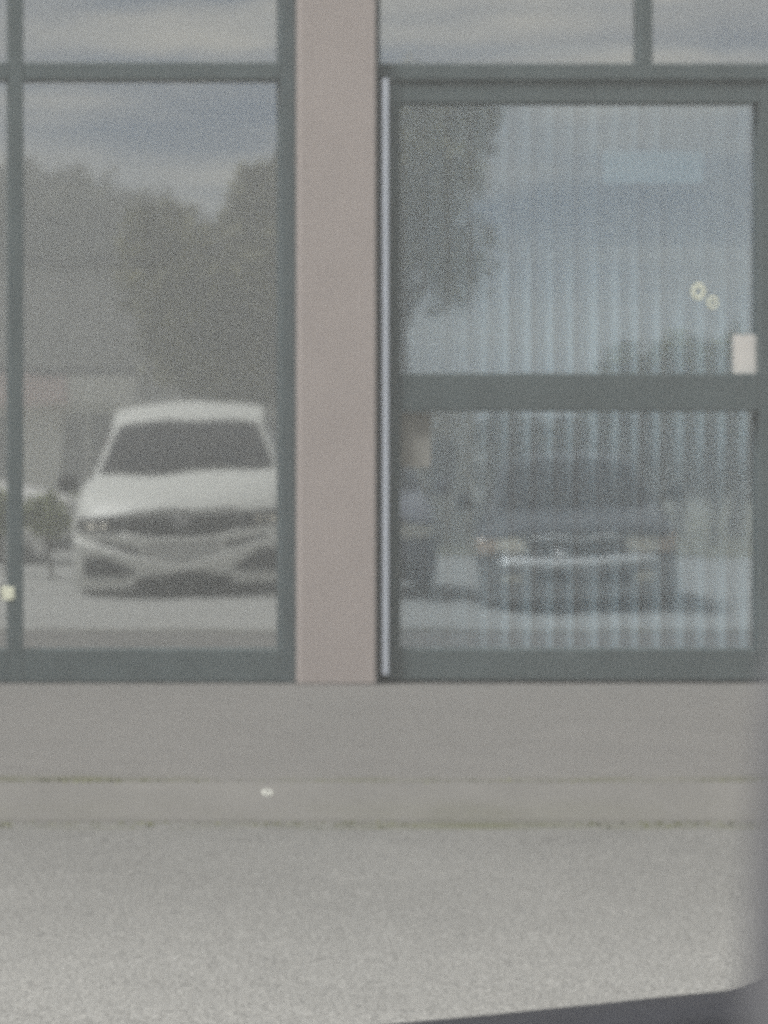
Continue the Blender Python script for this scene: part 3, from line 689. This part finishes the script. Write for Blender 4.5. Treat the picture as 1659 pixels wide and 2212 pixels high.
# far wood closing the view
r = random.Random(77); bm = bmesh.new()
for k in range(15000):
    x = r.uniform(-60, 130); y = -128 + r.uniform(-5, 5)
    hmax = 2.6 + 1.1 * mnoise.noise(Vector((x * 0.12, 3.1, 0)))
    p = Vector((x, y, -0.8 + hmax * r.random() ** 0.6 + 0.2)); s = 0.3 * r.uniform(0.7, 1.3)
    a = Vector((r.gauss(0, 1), r.gauss(0, 1), r.gauss(0, 1))).normalized() * s; b = a.orthogonal().normalized() * s * 0.7
    bm.faces.new([bm.verts.new(p - a), bm.verts.new(p + b), bm.verts.new(p + a), bm.verts.new(p - b)])
tag(finish(bm, 'distant_wood', None, 'leaf_b'), 'low far-off wood along the horizon', 'wood', kind='stuff')

# ---------------------------------------------------------------- car the picture is taken from: door under the window and an added dark strip
vc = empty('parked_car', (CX, CY, -0.27)); tag(vc, 'dark door sill of the car and an added blurred strip in the near foreground', 'car')
def near(u, v, d): return Vector(((u + 440.5) * d / FPX, d, CZ + 0.27 - (v - 1000) * d / FPX))     # relative to the car's own base
DS = 2.0
edge = [(u_, v_ - 14) for u_, v_ in [(500, 2252), (680, 2232), (859, 2212), (1020, 2197), (1179, 2181), (1290, 2170), (1379, 2160), (1470, 2151), (1554, 2143), (1590, 2134), (1620, 2121), (1645, 2106), (1668, 2088), (1705, 2052), (1740, 2000), (1770, 1950), (1800, 1900), (1840, 1500), (1900, 900), (1960, 300)]]
def ribbon(name, pts, width_fn, d0, d1, m, top_r=0.01):
    """solid strip that follows pts, thick from d0 to d1 in depth"""
    rows = []
    for i, (u, v) in enumerate(pts):
        q = near(u, v, d1) - Vector((0, d1 - d0, 0)); a = near(*pts[max(i - 1, 0)], d1); b = near(*pts[min(i + 1, len(pts) - 1)], d1)
        t = (b - a).normalized(); nrm = Vector((t.z, 0, -t.x))
        wd = width_fn(i); sgn = nrm
        dy = d1 - d0
        rows.append([q + sgn * wd, q + sgn * 0.012, q + sgn * 0.003 + Vector((0, 0.004, 0)), q + Vector((0, 0.012, 0)), q + Vector((0, dy - 0.01, 0)) + sgn * 0.002, q + Vector((0, dy, 0)) + sgn * 0.01, q + Vector((0, dy, 0)) + sgn * wd])
    bm = bmesh.new(); vv = [[bm.verts.new(p) for p in rw] for rw in rows]; n = len(rows[0])
    for a, b in zip(vv, vv[1:]):
        for k in range(n): bm.faces.new((a[k], a[(k + 1) % n], b[(k + 1) % n], b[k]))
    bm.faces.new(vv[0]); bm.faces.new(vv[-1])
    return finish(bm, name, vc, m, True)
ribbon('door_sill', edge, lambda i: 0.05 if i > 12 else 0.10, DS, DS + 0.08, 'door_trim')
box('door_panel', -0.10, 0.70, DS + 0.015, DS + 0.065, 0.05, 0.58, vc, 'door_trim', 0.012)
# out-of-focus strip added close to the eye for the car side's soft reflection
sp = [(u_ - 32, v_) for u_, v_ in [(1850, 700), (1745, 1250), (1706, 1400), (1686, 1500), (1672, 1620), (1662, 1750), (1652, 1900), (1643, 2050), (1634, 2250), (1640, 2500)]]
d0 = 0.50
rows = []
for u, v in sp:
    q = near(u, v, d0)
    rows.append([q + Vector((0.16, -0.01, 0)), q + Vector((0.03, -0.012, 0)), q + Vector((0.004, -0.006, 0)), q, q + Vector((0.012, 0.02, 0)), q + Vector((0.05, 0.03, 0)), q + Vector((0.16, 0.03, 0))])
bm = bmesh.new(); vv = [[bm.verts.new(p) for p in rw] for rw in rows]; n = 7
for a, b in zip(vv, vv[1:]):
    for k in range(n): bm.faces.new((a[k], a[(k + 1) % n], b[(k + 1) % n], b[k]))
bm.faces.new(vv[0]); bm.faces.new(vv[-1])
finish(bm, 'added_strip', vc, 'added_strip_grey', True)

# ---------------------------------------------------------------- haze added for the veil of the dirty car window
hz = box('haze', -146, 146, -146, 50, -2.2, 8.3, None, 'room', 0.0)
hm = bpy.data.materials.new('haze'); hm.use_nodes = True; n = hm.node_tree; n.nodes.clear()
o = n.nodes.new('ShaderNodeOutputMaterial'); v_ = n.nodes.new('ShaderNodeVolumePrincipled')
v_.inputs['Color'].default_value = (0.74, 0.76, 0.76, 1); v_.inputs['Density'].default_value = 0.0135; v_.inputs['Anisotropy'].default_value = 0.0
n.links.new(v_.outputs[0], o.inputs['Volume'])
hz.data.materials.clear(); hz.data.materials.append(hm)
tag(hz, 'thin pale haze added over the lot for the veil of a dirty car window', 'haze', kind='stuff')
